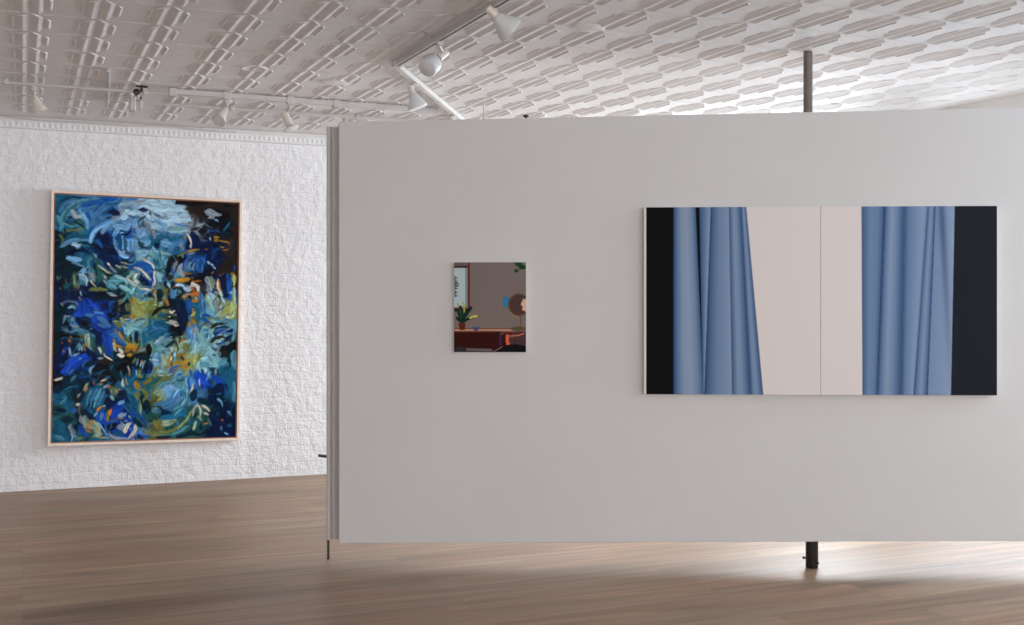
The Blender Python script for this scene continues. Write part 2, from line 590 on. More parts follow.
# ------------------------------------------------------------------ painted canvases; set forward so its brown shows as the frame's inner shade line
def canvas(name, img, wid, hgt, depth, paint, parent=None, edge_mat=None):
    """stretched canvas: x right, z up from its centre, painted face at y = -depth.  img: rows from the top, linear colour"""
    H, W = img.shape[:2]
    xs = np.linspace(-wid / 2, wid / 2, W)
    zs = np.linspace(hgt / 2, -hgt / 2, H)
    X, Z = np.meshgrid(xs, zs)
    V = np.stack([X.ravel(), np.full(X.size, -depth), Z.ravel()], 1)
    idx = np.arange(W * H).reshape(H, W)
    F = np.stack([idx[1:, :-1], idx[1:, 1:], idx[:-1, 1:], idx[:-1, :-1]], -1).reshape(-1, 4)
    nb = len(V)
    a, b = wid / 2, hgt / 2
    box = [(-a, -depth, -b), (a, -depth, -b), (a, 0, -b), (-a, 0, -b), (-a, -depth, b), (a, -depth, b), (a, 0, b), (-a, 0, b)]
    V = np.vstack([V, box])
    bf = nb + np.array([(0, 3, 2, 1), (4, 5, 6, 7), (1, 2, 6, 5), (2, 3, 7, 6), (3, 0, 4, 7)])
    me = bpy.data.meshes.new(name)
    me.from_pydata(V.tolist(), [], np.vstack([F, bf]).tolist())
    me.materials.append(paint)
    me.materials.append(edge_mat or M_edge)
    me.polygons.foreach_set('material_index', [0] * len(F) + [1] * 5)
    col = np.ones((len(V), 4), np.float32)
    col[:nb, :3] = img.reshape(-1, 3)
    at = me.color_attributes.new('paint', 'FLOAT_COLOR', 'POINT')
    at.data.foreach_set('color', col.ravel())
    me.update()
    o = bpy.data.objects.new(name, me)
    C.objects.link(o)
    if parent is not None:
        o.parent = parent
    return o


def mix(a, b, t):
    t = np.clip(np.asarray(t, float), 0, 1)[..., None]
    return a * (1 - t) + b * t


def sstep(e0, e1, x):
    t = np.clip((x - e0) / (e1 - e0), 0, 1)
    return t * t * (3 - 2 * t)


PAINT_GAIN = 1.22
L_ = lambda *c: lin(c) * PAINT_GAIN
CREAM = L_(202, 194, 191)
LIGHT, MIDB, DARKB, DEEP = L_(130, 147, 171), L_(93, 117, 149), L_(45, 70, 106), L_(12, 18, 32)


def folds(img, nx, ny, spec):
    """each fold: left edge (top, bottom), right edge (top, bottom), tone stops across it"""
    for lt, lb, rt, rb, stops in spec:
        l = lt + (lb - lt) * ny
        r = rt + (rb - rt) * ny
        t = (nx - l) / np.maximum(r - l, 1e-4)
        a = np.clip((nx - l) / .004 + .5, 0, 1) * np.clip((r - nx) / .004 + .5, 0, 1)
        tone = np.interp(t, [s[0] for s in stops], [s[1] for s in stops])      # 0 deep .. 1 light
        k = np.array([0, .3, .65, 1.0])
        pal = np.stack([DEEP, DARKB, MIDB, LIGHT])
        colr = np.stack([np.interp(tone, k, pal[:, i]) for i in range(3)], -1)
        img[...] = mix(img, colr, a)
    return img


def diptych_left():
    W, H = 352, 200
    nx, ny = np.meshgrid(np.linspace(0, 1, W), np.linspace(0, 1, H))
    img = np.zeros((H, W, 3)) + CREAM
    q = lambda x: (x / 3.13 - 6.4) / 174.5 * .988 + .012
    img = mix(img, L_(9, 9, 11), np.clip((q(330) - nx) / .004, 0, 1) * (nx < q(204)) * np.clip((nx - .011) / .003, 0, 1))
    S = [(106, 106, 176, 201, [(0, .25), (.12, .5), (.35, .9), (.6, .95), (.82, .75), (1, .35)]),
         (188, 199, 224, 204, [(0, .35), (.3, .5), (.75, .8), (1, .95)]),
         (223, 203, 281, 291, [(0, .22), (.12, .42), (.45, .7), (.8, .82), (1, .9)]),
         (280, 290, 320, 350, [(0, .35), (.12, .5), (.35, .85), (.55, .8), (.8, .5), (1, .28)]),
         (319, 349, 335, 388, [(0, .3), (.25, .75), (.5, .8), (.8, .5), (1, .3)])]
    return folds(img, nx, ny, [(q(a), q(b), q(c_), q(d), s) for a, b, c_, d, s in S])


def diptych_right():
    W, H = 352, 200
    nx, ny = np.meshgrid(np.linspace(0, 1, W), np.linspace(0, 1, H))
    img = np.zeros((H, W, 3)) + CREAM
    q = lambda x: (x / 3.123 + 19) / 176.0
    img = mix(img, L_(28, 29, 37), np.clip((nx - q(330)) / .004, 0, 1))
    S = [(68, 71, 143, 119, [(0, .38), (.15, .5), (.4, .72), (.7, .66), (.9, .45), (1, .12)]),
         (142, 118, 205, 196, [(0, .3), (.12, .6), (.35, .9), (.6, .72), (.85, .42), (1, .34)]),
         (204, 195, 276, 232, [(0, .36), (.2, .62), (.6, .8), (.85, .88), (1, .6)]),
         (275, 231, 299, 274, [(0, .28), (.2, .6), (.5, .85), (.75, .62), (.93, .4), (1, .12)]),
         (298, 273, 359, 347, [(0, .12), (.05, .75), (.3, .8), (.75, .88), (1, .95)])]
    img = folds(img, nx, ny, [(q(a), q(b), q(c_), q(d), s) for a, b, c_, d, s in S])
    # a soft dark streak fading out downwards in the last fold
    cxs = q(318) + (q(347) - q(318)) * ny * 1.05
    img = mix(img, DARKB, .75 * np.exp(-((nx - cxs) / .020) ** 2) * np.clip(1.15 - ny * 1.1, 0, 1) * (nx < q(359) + (q(347) - q(359)) * ny))
    return img


def flat_raster(W, H):
    """a small painter working in the coordinates of the canvas: x 0..390, y 0..484"""
    X, Y = np.meshgrid(np.linspace(0, 390, W), np.linspace(0, 484, H))
    img = np.zeros((H, W, 3)) + L_(113, 102, 98)

    def put(mask, colour):
        img[...] = mix(img, L_(*colour), mask)

    def rect(x0, x1, y0, y1, colour):
        put(np.clip((X - x0) / 2 + .5, 0, 1) * np.clip((x1 - X) / 2 + .5, 0, 1) * np.clip((Y - y0) / 2 + .5, 0, 1) * np.clip((y1 - Y) / 2 + .5, 0, 1), colour)

    def ell(cx, cy, rx, ry, colour):
        d = np.sqrt(((X - cx) / rx) ** 2 + ((Y - cy) / ry) ** 2)
        put(np.clip((1 - d) * min(rx, ry) / 2 + .5, 0, 1), colour)

    def poly(pts, colour):
        ins = np.zeros(X.shape, bool)
        n_ = len(pts)
        for i in range(n_):
            (xa, ya), (xb, yb) = pts[i], pts[(i + 1) % n_]
            if ya == yb:
                continue
            cond = ((ya > Y) != (yb > Y)) & (X < (xb - xa) * (Y - ya) / (yb - ya) + xa)
            ins ^= cond
        put(ins.astype(float), colour)

    def line(pts, wd, colour):
        d = np.full(X.shape, 1e9)
        for (xa, ya), (xb, yb) in zip(pts[:-1], pts[1:]):
            vx, vy = xb - xa, yb - ya
            t = np.clip(((X - xa) * vx + (Y - ya) * vy) / (vx * vx + vy * vy + 1e-9), 0, 1)
            d = np.minimum(d, np.hypot(X - xa - t * vx, Y - ya - t * vy))
        put(np.clip((wd / 2 - d) / 2 + .5, 0, 1), colour)
    return img, rect, ell, poly, line


def small_interior():
    img, rect, ell, poly, line = flat_raster(156, 194)
    # window
    rect(-5, 85, -5, 262, (58, 38, 38)); rect(-5, 85, -5, 20, (92, 84, 84)); rect(-5, 74, 20, 30, (66, 34, 36))
    rect(-5, 62, 30, 242, (160, 178, 180)); rect(62, 74, 30, 242, (112, 126, 132))
    rect(74, 78, -5, 240, (150, 62, 52)); rect(78, 85, -5, 240, (70, 26, 26))
    rect(-5, 80, 242, 250, (120, 64, 56)); rect(-5, 80, 250, 266, (46, 34, 36))
    for y_ in (72, 90, 108, 128, 150, 168):
        line([(-2, y_), (10, y_ + 7), (4, y_ + 16), (18, y_ + 12)], 5, (44, 46, 52))
    ell(16, 120, 10, 12, (40, 42, 48)); ell(17, 120, 4, 5, (160, 178, 180))
    # table and its front
    rect(-5, 395, 372, 489, (52, 24, 22)); rect(-5, 330, 358, 371, (172, 128, 104)); rect(-5, 395, 354, 360, (104, 66, 54))
    rect(-5, 215, 371, 378, (92, 46, 38)); rect(246, 256, 378, 450, (54, 44, 74)); rect(256, 395, 374, 390, (112, 62, 48)); rect(268, 395, 380, 388, (62, 30, 28))
    line([(60, 470), (200, 474)], 14, (96, 90, 92)); ell(36, 470, 32, 16, (46, 44, 48))
    # plant in a red-brown pot
    poly([(24, 326), (64, 326), (58, 366), (30, 366)], (88, 36, 32)); rect(24, 64, 326, 336, (104, 46, 40))
    for q in ([(44, 326), (30, 290), (22, 262)], [(44, 322), (60, 280), (92, 244)], [(44, 320), (24, 310), (16, 300)], [(44, 322), (70, 308), (100, 296)], [(42, 318), (44, 268), (36, 240)], [(44, 318), (80, 262), (90, 250)]):
        line(q, 15, (22, 46, 34))
    line([(40, 300), (36, 262), (20, 224)], 8, (40, 66, 40)); line([(56, 262), (54, 226), (48, 218)], 9, (150, 156, 60))
    line([(88, 300), (104, 292), (124, 290)], 10, (186, 186, 66)); line([(24, 240), (20, 220)], 7, (150, 156, 70))
    # blue bowl
    poly([(98, 348), (140, 348), (130, 364), (124, 370), (114, 370), (108, 364)], (62, 70, 108)); rect(98, 140, 346, 351, (86, 96, 132))
    # pinned blue note
    rect(264, 300, 188, 240, (42, 112, 152)); line([(274, 204), (282, 222), (290, 206)], 4, (60, 132, 168))
    # round mirror on a stand
    ell(350, 230, 58, 62, (92, 72, 56)); ell(351, 228, 50, 54, (74, 54, 52))
    line([(306, 270), (322, 286), (350, 294)], 4, (140, 118, 96))
    poly([(395, 178), (376, 186), (372, 206), (362, 226), (372, 240), (368, 256), (395, 268)], (206, 164, 136))
    poly([(395, 178), (376, 186), (376, 200), (395, 196)], (60, 42, 40))
    rect(357, 364, 292, 352, (98, 78, 56)); ell(350, 358, 42, 12, (86, 74, 50)); rect(312, 388, 356, 366, (86, 74, 50))
    # leaves hanging in at the top right
    for e in ((347, 8, 16, 14), (370, 26, 20, 13), (338, 46, 12, 9), (360, 14, 10, 16), (330, 2, 6, 5)):
        ell(*e, (26, 62, 34))
    line([(345, 0), (352, 30), (342, 46)], 3, (40, 74, 44))
    # head and shoulder of the sitter
    ell(352, 418, 56, 44, (72, 52, 54)); poly([(282, 390), (302, 392), (296, 420), (304, 442), (284, 446), (280, 420)], (196, 92, 68))
    line([(316, 396), (350, 394), (378, 384)], 6, (188, 112, 84)); line([(300, 392), (316, 404)], 6, (150, 84, 66))
    poly([(208, 489), (262, 456), (330, 440), (395, 452), (395, 489)], (24, 22, 24)); line([(210, 484), (262, 456)], 4, (120, 104, 100))
    return np.clip(img * 1.03 - .008, 0, 1)


PAL = dict(N=(13, 30, 66), D=(12, 38, 52), K=(18, 20, 26), B=(30, 84, 156), L=(112, 160, 200), P=(156, 188, 208), T=(30, 92, 124),
           C=(26, 68, 172), G=(40, 86, 84), W=(216, 206, 186), Y=(164, 120, 34), O=(196, 112, 44), V=(104, 112, 62), S=(144, 164, 138),
           A=(126, 174, 184), M=(70, 122, 170), R=(136, 146, 158), U=(42, 36, 34), E=(84, 142, 160), H=(150, 158, 92))
BASE = """TMBMPPPUKU
TEMMLPPRKU
DTNBLTMNNU
DTBNAEKBNU
DEGGABEKNU
NNNDEVDOSB
DCCNHVNTSH
DENBATKMAE
DNGBVESAAK
NCDKDLYHAE
DDTKTVEMCT
TDTNTVMMDT
GDTCTDTGDN
TGSCRVGGNN""".split()
STROKES = """E33 28,112 74,61 137,29 222,18
M39 101,89 143,54 222,35 308,15
B33 142,42 206,27 265,29 308,6
B22 164,70 192,120 172,150
M30 182,120 223,68 287,32 341,22
L17 127,63 149,88 171,121
L10 63,48 94,26 142,21
M22 27,70 52,36 94,18
E22 12,92 39,124 29,145
R25 85,69 112,85 133,88
G22 76,123 128,101 150,134
T22 144,121 161,150 167,176
E14 39,112 86,123 128,109
K7 64,87 88,90 104,97
D11 102,106 128,118 150,134
V17 50,149 92,140 145,134
K13 9,154 25,162 35,158
K14 4,179 20,175
K14 5,196 20,200
K9 50,141 58,157
V13 25,166 41,183 31,204
T33 41,204 98,169 167,163
N28 79,232 131,218 185,234
L24 31,212 78,190 141,182 172,180
P28 94,202 115,206 146,193
D14 125,197 167,192 194,200
L25 183,184 204,149 246,119 310,100
L28 247,148 289,109 343,90
L22 312,155 343,120 398,97
L33 311,117 365,124 431,113
M22 219,119 256,101 288,71
P33 353,81 397,63 452,57
P25 341,31 396,20 479,9
R13 363,21 423,11 473,11
R33 310,83 342,60 363,43
N39 288,64 331,67
K8 267,88 288,83
T17 265,33 308,27 330,22
N30 452,48 485,45
N11 386,72 408,76
K9 436,96 469,78 480,69
B9 408,88 414,80
C7 394,162 406,114
C6 399,140 437,143
R12 420,118 454,130
N24 230,149 226,183
N28 268,160 275,190
N22 199,192 248,216 292,232 319,240
N33 269,190 302,219 336,240
B15 226,178 237,191 248,207
L14 312,168 318,202 335,231
T19 339,159 345,197
T17 367,171 373,213
L13 355,163 357,214
P17 341,222 352,231 368,222
M13 394,174 401,230
L11 416,174 423,229
L28 438,152 476,129
G28 444,186 478,203
A22 434,229 478,224
K8 338,137 352,133 363,143
K10 350,154 372,151 388,145 401,123
P7 344,146 358,143
D11 5,225 22,246
P44 464,26 548,28 622,30 656,24
P50 527,63 605,56 702,58
P50 578,96 652,90 720,79
A44 596,126 652,120 704,115
L33 533,89 578,109 568,136
R22 477,99 494,112 501,150
R24 523,133 529,163
L22 474,194 501,176
K10 498,51 510,72
C8 527,63 560,69
C8 656,53 677,54
C6 595,79 600,79
C7 635,101 715,108
C8 593,137 613,141
R17 577,57 588,59
K33 650,11 736,8 805,6 971,14
U39 748,48 806,24 911,16
U33 725,35 783,60 784,86
K39 785,126 866,88 960,85
K44 900,43 972,67
U33 959,23 985,129 980,201
K28 830,71 901,87 925,113
R28 812,41 842,58 830,67
R24 829,32 865,48 894,50
L13 860,71 877,79
P12 732,109 761,98 796,95
R9 813,94 843,109
U22 733,123 773,113
D33 890,132 938,139
T11 913,118 948,81
N50 739,144 751,188
N50 786,205 833,186 855,159
N33 855,124 820,147
B8 819,116 861,124
B8 866,119 890,129
P10 838,151 841,162
R12 693,137 722,158 728,197
W8 704,145 725,171 731,197
O10 687,159 693,154
Y12 861,150 885,147
Y14 861,162 885,159
Y7 891,160 938,168 956,183
Y9 891,183 921,191
O8 903,202 945,197
O8 810,201 818,200
T28 562,149 613,165 676,150
N33 535,188 552,197
L39 574,179 614,182
M33 603,213 643,195 671,172
T22 615,221 683,216
A22 570,222 609,226
P10 519,197 536,214 575,218
R14 671,181 688,207
V14 655,229 706,215
Y11 711,211 775,205
R13 718,224 752,219
D50 28,298 70,285 112,301
L28 69,256 100,259 132,263
L14 90,272 127,280 149,288
D33 40,331 81,322
G28 56,372 82,356
W7 14,331 19,352
W6 29,331 27,348
K19 27,356 35,364
Y10 30,377 41,397
Y7 58,343 64,354
V17 105,314 111,372
S9 102,318 109,364
Y9 122,372 122,380
N33 15,389 62,401
U13 99,389 130,388
L33 149,300 144,326 161,342
P24 134,326 161,334 167,363
L17 181,291 154,300
K9 173,296 173,306
R24 187,317 209,342
W9 187,342 209,358 223,369
K8 180,350 204,369
N28 140,372 162,384 205,400
D39 218,270 229,316
G28 206,253 228,278 241,341
V25 188,380 231,379 274,383
S7 206,232 214,249
N39 238,248 287,256 326,281
N33 271,273 304,294
B17 336,247 347,263
W9 229,284 261,299 305,315
K8 251,303 278,315 316,323
W9 271,271 288,281
R14 293,286 326,310
W8 320,281 342,293
W8 347,270 380,273
W9 342,285 391,290
W10 262,320 273,332
W9 262,345 284,358 301,370
E50 305,340 349,340
A28 327,323 360,331 382,352
E33 284,353 317,370
A28 350,365 394,378
E22 372,391 405,399
P14 274,396 318,395
W8 296,400 329,402
K17 226,409 264,396 291,404
K11 307,412 351,408 372,391
D33 232,413 275,413 307,421
N50 254,451 281,450
B20 291,429 298,467
D28 319,433 325,480
Y13 345,421 346,442
Y13 341,454 347,471
O8 340,427 345,433
B50 402,284 457,283 486,313
N39 458,326 476,347
L24 346,238 379,242
M17 391,254 418,245
L24 445,236 478,235
W11 457,246 490,259
W11 424,290 458,294 480,304 489,317
W9 420,330 428,315 447,311
W12 425,335 442,347 437,360
W10 398,316 381,327 387,337 404,348 426,360 459,371 487,375
K7 398,331 403,335
W6 432,390 438,399
H33 428,424 450,441 483,433
V28 390,442 396,467
Y17 411,429 422,412
O9 414,437 422,433
H33 462,458 484,475
D17 374,476 396,471
Y11 402,488 429,484
C50 163,426 180,451 201,468
C50 148,443 154,476 191,480
M28 217,468 255,488
M22 165,484 212,484
P9 136,388 139,409
R9 126,414 137,426
R11 43,439 74,428 110,434 127,447
N11 48,451 84,439 121,451
A13 74,455 90,447 116,455
E11 111,447 106,464
R10 60,489 86,487
D33 17,451 33,485
A8 37,439 45,451
B39 470,266 504,282 493,300
N39 472,338 494,351
W9 470,253 503,265 523,290 530,325 528,355
W11 471,300 493,317 511,334
W11 472,368 506,377 528,368
W9 514,364 525,338
C11 506,364 511,342
E50 553,251 560,286 560,311
A33 543,303 555,337
L20 581,242 590,268
T22 525,252 548,273
K33 615,250 605,289 594,320
U28 606,328 628,324
N24 589,346 595,367
D22 644,267 639,302
C11 622,289 631,313
R17 655,254 639,280 634,306
R22 678,271 668,293 685,314
C17 707,248 690,279
M33 724,261 707,288 736,287
R9 718,248 701,270 702,292
R7 747,248 724,274 725,296
R7 770,247 747,270 742,292
B50 776,260 788,286
M8 776,247 765,274 771,300
M8 805,251 794,278 788,300
N33 822,246 834,233
P13 825,255 852,268 870,283
N28 863,246 869,259
U50 922,253 940,266 963,244
U44 893,294 929,284
U39 957,231 981,252
K24 835,286 841,303
C11 976,266 982,284
Y22 964,297 977,306
O11 900,309 923,302
O13 847,301 858,299
Y24 651,338 697,331 737,329
Y13 696,307 737,305
K14 726,335 789,322 870,307
O13 743,337 789,337
N17 623,350 646,354
O13 646,362 669,360
P28 698,366 721,375 743,357
W24 743,348 767,361 773,374
R13 709,357 721,366
P22 657,354 686,353
O12 732,366 750,379
O14 738,390 779,385
W14 756,409 773,409
Y19 739,423 768,418
O11 750,414 756,427
E39 652,384 675,388
M33 624,380 642,414
R22 698,401 721,392
Y9 681,403 710,401
K17 721,401 727,410
R44 824,330 836,352 837,387
S33 847,325 860,365
A28 837,396 849,426 856,453
P22 843,382 861,409
W19 888,329 895,382
O13 891,329 898,373
N50 923,315 930,360 931,395
B28 947,306 948,386
S22 978,364 973,430 968,483
H24 977,310 977,350
H17 961,426 956,483
K14 884,395 896,413
P22 908,408 920,426
E39 790,396 803,440 792,483
C7 790,378 788,427 798,466
C7 808,422 809,466
C7 837,374 872,395
C7 885,466 920,444
R17 872,409 885,466
E28 827,457 874,479
C22 804,479 845,483
W13 927,483 950,483
O8 944,483 951,492
K17 484,398 507,407
N24 506,394 518,402
V24 507,432 530,428
D33 556,381 563,415
W8 534,398 540,419
O11 534,385 540,389
O13 602,415 608,441
P11 588,398 594,415
P14 569,432 580,423
P17 604,350 612,363
O8 604,384 607,393
V22 491,467 530,449
K17 525,480 564,454 620,445
N50 665,432 688,453 700,475
D33 642,423 666,466
B28 716,423 723,466
T39 559,484 587,479
W13 620,466 632,469
W11 634,460 640,462
W11 618,484 624,486
W13 643,479 649,484
Y13 751,453 752,483
H11 735,484 757,470
D33 23,500 34,524
A14 60,491 55,516
R13 96,491 107,516
R14 61,545 77,551
R11 92,529 139,535
E17 113,545 156,546
N28 123,495 134,520
N55 150,525 165,508 176,533
K28 155,512 171,529
N22 203,546 246,554 268,571
C44 208,504 234,495 261,512
M33 234,495 267,516 294,533
C33 213,521 246,537 278,546
M13 229,521 267,529 299,529
C50 268,567 280,596 296,626
B39 300,563 328,571 350,584
M11 295,567 327,559 355,584
M11 311,575 333,571 361,597
C33 280,630 302,647
K22 282,483 320,491
V33 326,516 348,529
H22 353,500 375,521
S17 315,508 337,508
Y17 349,555 366,580
Y10 321,542 333,559
W9 375,500 397,502
Y22 402,491 429,491
A33 387,542 393,567
E22 420,546 426,580
N17 409,576 415,589
N20 436,555 443,593
E33 452,534 475,564 465,606
T28 475,559 482,610
K17 15,582 46,570 114,574 146,583
V20 141,579 162,571
S28 177,566 184,604 195,621
C8 193,562 194,579
W6 167,566 167,591
G33 204,579 216,621
N33 231,583 242,600
N50 52,595 48,632 33,665
C20 63,616 48,649
O9 44,597 49,597
O14 80,587 83,595
O7 53,628 58,636
O7 88,574 91,579
P13 79,620 85,645 95,653
N22 99,603 100,633
E28 126,608 131,629
W10 149,604 150,629
Y17 160,604 165,608
P11 106,649 137,641
S12 163,616 168,629
N33 174,637 206,650 217,675
C28 50,715 101,678 164,646
C24 66,727 112,703 164,662
B13 44,690 90,666 137,649
L6 71,719 91,695
L6 87,723 107,707
P8 138,662 143,666
E12 149,695 180,671
D33 170,691 207,679
A12 192,729 197,704 218,692
K44 218,709 261,693 293,710
U39 249,676 298,676
K33 261,726 299,723
U17 219,734 283,735
W9 237,617 249,642
W11 265,642 281,655 303,668
R14 238,663 260,661
W12 315,597 321,622 329,630
Y17 323,609 356,614
Y11 314,584 323,592
W28 340,647 368,652
W22 345,626 356,639
Y33 388,614 438,614
Y28 378,635 400,627
O20 427,627 438,623
Y22 395,652 411,648
D33 325,681 357,669
D39 315,710 337,736
K9 422,652 455,644 494,640
R22 455,627 482,619
V14 417,678 433,661
L12 445,665 434,691
P10 467,674 456,695
P10 483,670 467,704
O9 467,670 461,683
L8 435,712 441,738
Y13 451,708 457,738
N28 484,704 496,721
T17 358,719 364,745
O10 358,713 364,715
O10 396,720 402,733
W8 390,694 402,720
B13 418,695 424,733
H17 446,733 468,742
T55 521,534 577,534 511,576
T44 554,508 616,525
E11 493,529 542,504 587,499
M9 499,559 549,538 605,543
W14 604,512 633,517 661,521
W13 621,504 661,512
W11 644,525 667,517
K17 621,495 644,491
K28 656,543 673,560
D28 617,555 662,564
N33 695,508 696,538
Y28 741,495 758,512
Y14 724,508 724,530
U13 674,582 674,595
W8 682,569 688,577
Y13 680,590 708,586
V14 696,556 697,582
M33 725,547 748,569 743,586
R28 759,534 754,565
A50 788,560 812,595 795,626
A44 766,600 761,630
E28 817,539 823,569
C8 823,543 829,574
L7 805,552 846,552
H8 794,547 797,565
A44 842,626 866,657 843,683
E33 797,683 843,692
B22 798,491 839,508
E22 874,499 916,513
K14 846,534 886,517 945,513
N39 875,552 922,539 963,543
M17 875,548 910,539 951,537
S13 887,561 934,548 969,530
C8 870,565 922,543
C8 911,557 963,539
K22 853,591 876,574 929,574
N19 929,587 970,561
S11 864,594 899,583 929,579
C8 888,603 935,587
A14 853,613 912,609 970,588 988,561
E17 981,508 987,552
K17 900,631 947,610 982,592
R13 877,644 906,618
U39 924,649 954,640
D33 965,618 954,676
E33 983,632 978,694
N11 865,644 871,648
W10 933,486 957,495
E17 890,679 914,710
D28 855,705 879,727
T33 913,702 926,746
E20 832,709 844,744
R14 873,710 873,732
K11 803,709 809,726
P11 820,705 821,726
C17 780,713 786,743
C11 763,726 769,752
H33 761,656 756,686
V22 784,648 779,669
S39 692,612 675,625 646,616
V33 703,603 721,625
V33 664,655 670,672
Y28 699,681 716,673
Y22 670,651 704,642
Y17 642,685 665,672
O13 705,694 717,703
Y17 627,646 625,689
W10 627,616 633,633
W8 630,655 631,680
U14 687,655 699,668
P17 647,642 653,651
K14 728,682 728,695
S39 585,654 597,676
H9 569,688 620,685
P33 550,598 583,573
L13 567,598 600,581 646,586
R13 623,573 628,575
A28 556,624 590,620
L33 540,645 529,662
P14 513,666 552,671
K28 506,606 506,632 496,645
N39 513,683 514,722
C11 503,713 514,726
A22 559,714 592,719
C9 615,723 637,702 682,694
C8 621,732 665,707
L7 643,737 688,711
C8 666,733 717,725
C11 734,712 746,743
S17 565,731 626,728
H13 694,729 728,725
K31 15,756 38,771
W16 15,747 38,745 55,739
E16 96,749 118,735
D49 22,788 56,780
T25 45,803 85,785 119,772
T55 63,826 69,853
E15 40,844 63,826 74,812
N18 24,866 64,872
D25 108,786 109,822
U18 115,813 132,827
D25 143,782 138,805
S15 161,791 183,760
W12 132,818 143,800
W16 124,846 136,846
O12 167,801 184,778
Y11 139,846 140,883
T37 196,792 173,828 168,860
E12 202,792 179,824 174,856
M15 231,788 202,820 198,857
E15 249,789 226,825 215,857
M15 267,798 244,830 233,848
T25 192,870 204,880
N25 169,879 193,903 216,899
T18 150,837 157,865
N25 195,760 219,774
K37 236,742 272,757
O10 213,755 219,769
O11 248,770 254,765
W12 254,756 283,747
R18 267,784 290,771
O16 296,780 299,776
S37 314,790 333,809
V25 320,776 320,790
A15 309,818 321,832
N37 280,836 310,850
U16 279,822 286,836
D37 345,814 375,805
T37 344,767 356,781
W12 364,749 371,777
S12 382,744 389,768
O11 404,782 408,787
O10 393,796 399,801
Y12 344,786 353,788
T37 405,801 418,848
E12 380,777 399,796 429,811
Y31 440,764 453,788
V31 441,807 448,830
S18 454,840 458,882
D31 472,821 479,859
C15 473,859 479,864
O15 233,871 251,856
P12 265,856 271,852
C55 257,886 264,914 294,924
M18 251,886 252,914
L6 263,881 261,914
L6 281,877 276,910
C31 317,878 346,856 375,828
L18 352,847 370,838
C27 323,897 346,874
Y12 293,878 288,915
O10 305,873 299,892
L15 222,894 234,881
T37 382,852 407,876
P25 347,902 383,889
O10 341,911 365,910
P43 372,931 396,941
R31 348,944 384,955
W16 379,964 408,927
K43 300,947 330,934
N37 247,932 265,955
L10 241,922 265,951 289,979
Y12 295,966 301,980
S37 169,902 182,925 217,940
S25 205,917 229,927 247,964
R25 146,897 158,925
O15 199,926 211,915
O11 185,935 200,949
O11 224,952 235,945
O11 177,953 206,963
O7 162,934 170,939
C27 141,938 165,966 189,981
B18 165,966 183,976
R22 95,932 101,955 125,978
S15 119,978 148,984
D15 118,932 127,956
D37 59,908 106,905
T43 31,921 44,957 79,986
E18 21,975 62,990
R16 301,984 349,991 397,992
W18 403,988 427,961 444,919
A16 438,928 450,915
T25 325,971 373,973
N25 452,976 476,990
D31 432,914 469,943
S10 401,899 407,909
T25 195,995 278,993
Y11 248,983 260,981
B9 93,863 93,881
L7 110,859 114,882
B25 116,868 99,872
G37 497,765 540,752 565,743
V31 474,793 499,817 481,836
Y15 479,765 515,747
K18 475,854 488,873
D31 493,841 506,869
S10 463,854 467,892
C11 508,827 517,820
E43 560,790 584,772 634,763
S37 542,809 566,795 584,791
V25 529,813 548,828
L55 603,791 635,801 617,834
M61 654,811 648,840 598,857
L25 665,778 679,812 667,845
M25 536,856 586,843
L10 615,782 585,819
L10 647,782 610,824
L10 672,792 641,830
B18 685,793 685,821
E31 697,769 710,812 692,850 649,873
A10 722,784 711,831 674,869
E10 698,836 667,869 643,887
C12 728,750 735,798
A12 715,745 716,774
W9 739,808 760,770
C12 772,746 779,770
W7 788,751 792,780
C15 805,790 818,781 830,747
T31 863,762 876,782
N55 876,796 928,783
D37 761,804 749,837
D37 787,838 839,854
N55 851,830 890,855
N61 917,870 963,910
N61 866,927 918,952 971,974
T25 942,817 961,832
E22 980,764 985,843
L16 896,836 916,851
E9 923,865 916,851
E37 531,879 574,885
N31 593,890 630,896
G37 501,902 562,904
T37 587,914 662,902
E10 649,897 686,874
S37 544,927 600,933 650,920
V37 538,922 557,951
V25 569,918 564,960
Y16 545,941 557,956
V18 576,970 638,963 694,936 737,894
H9 669,954 713,922 744,885
S12 527,978 576,982 632,977
E18 639,977 688,960 732,942
G25 713,941 764,929
T25 738,928 776,934
D25 664,992 727,980 777,982
N25 558,991 626,991
B15 478,981 515,985
W15 750,899 756,871 775,852
W12 775,857 794,881 795,910
W12 800,862 826,868 846,883
W13 814,892 833,897 843,902
S12 782,910 802,925
S12 730,856 736,854
K10 757,909 776,895
S13 770,929 758,962
O10 815,942 834,940
O10 918,926 924,928
A9 840,921 857,946
E15 956,890 969,905
T15 951,944 970,949
E12 912,952 918,962
L9 938,975 958,985
T12 898,894 891,903"""


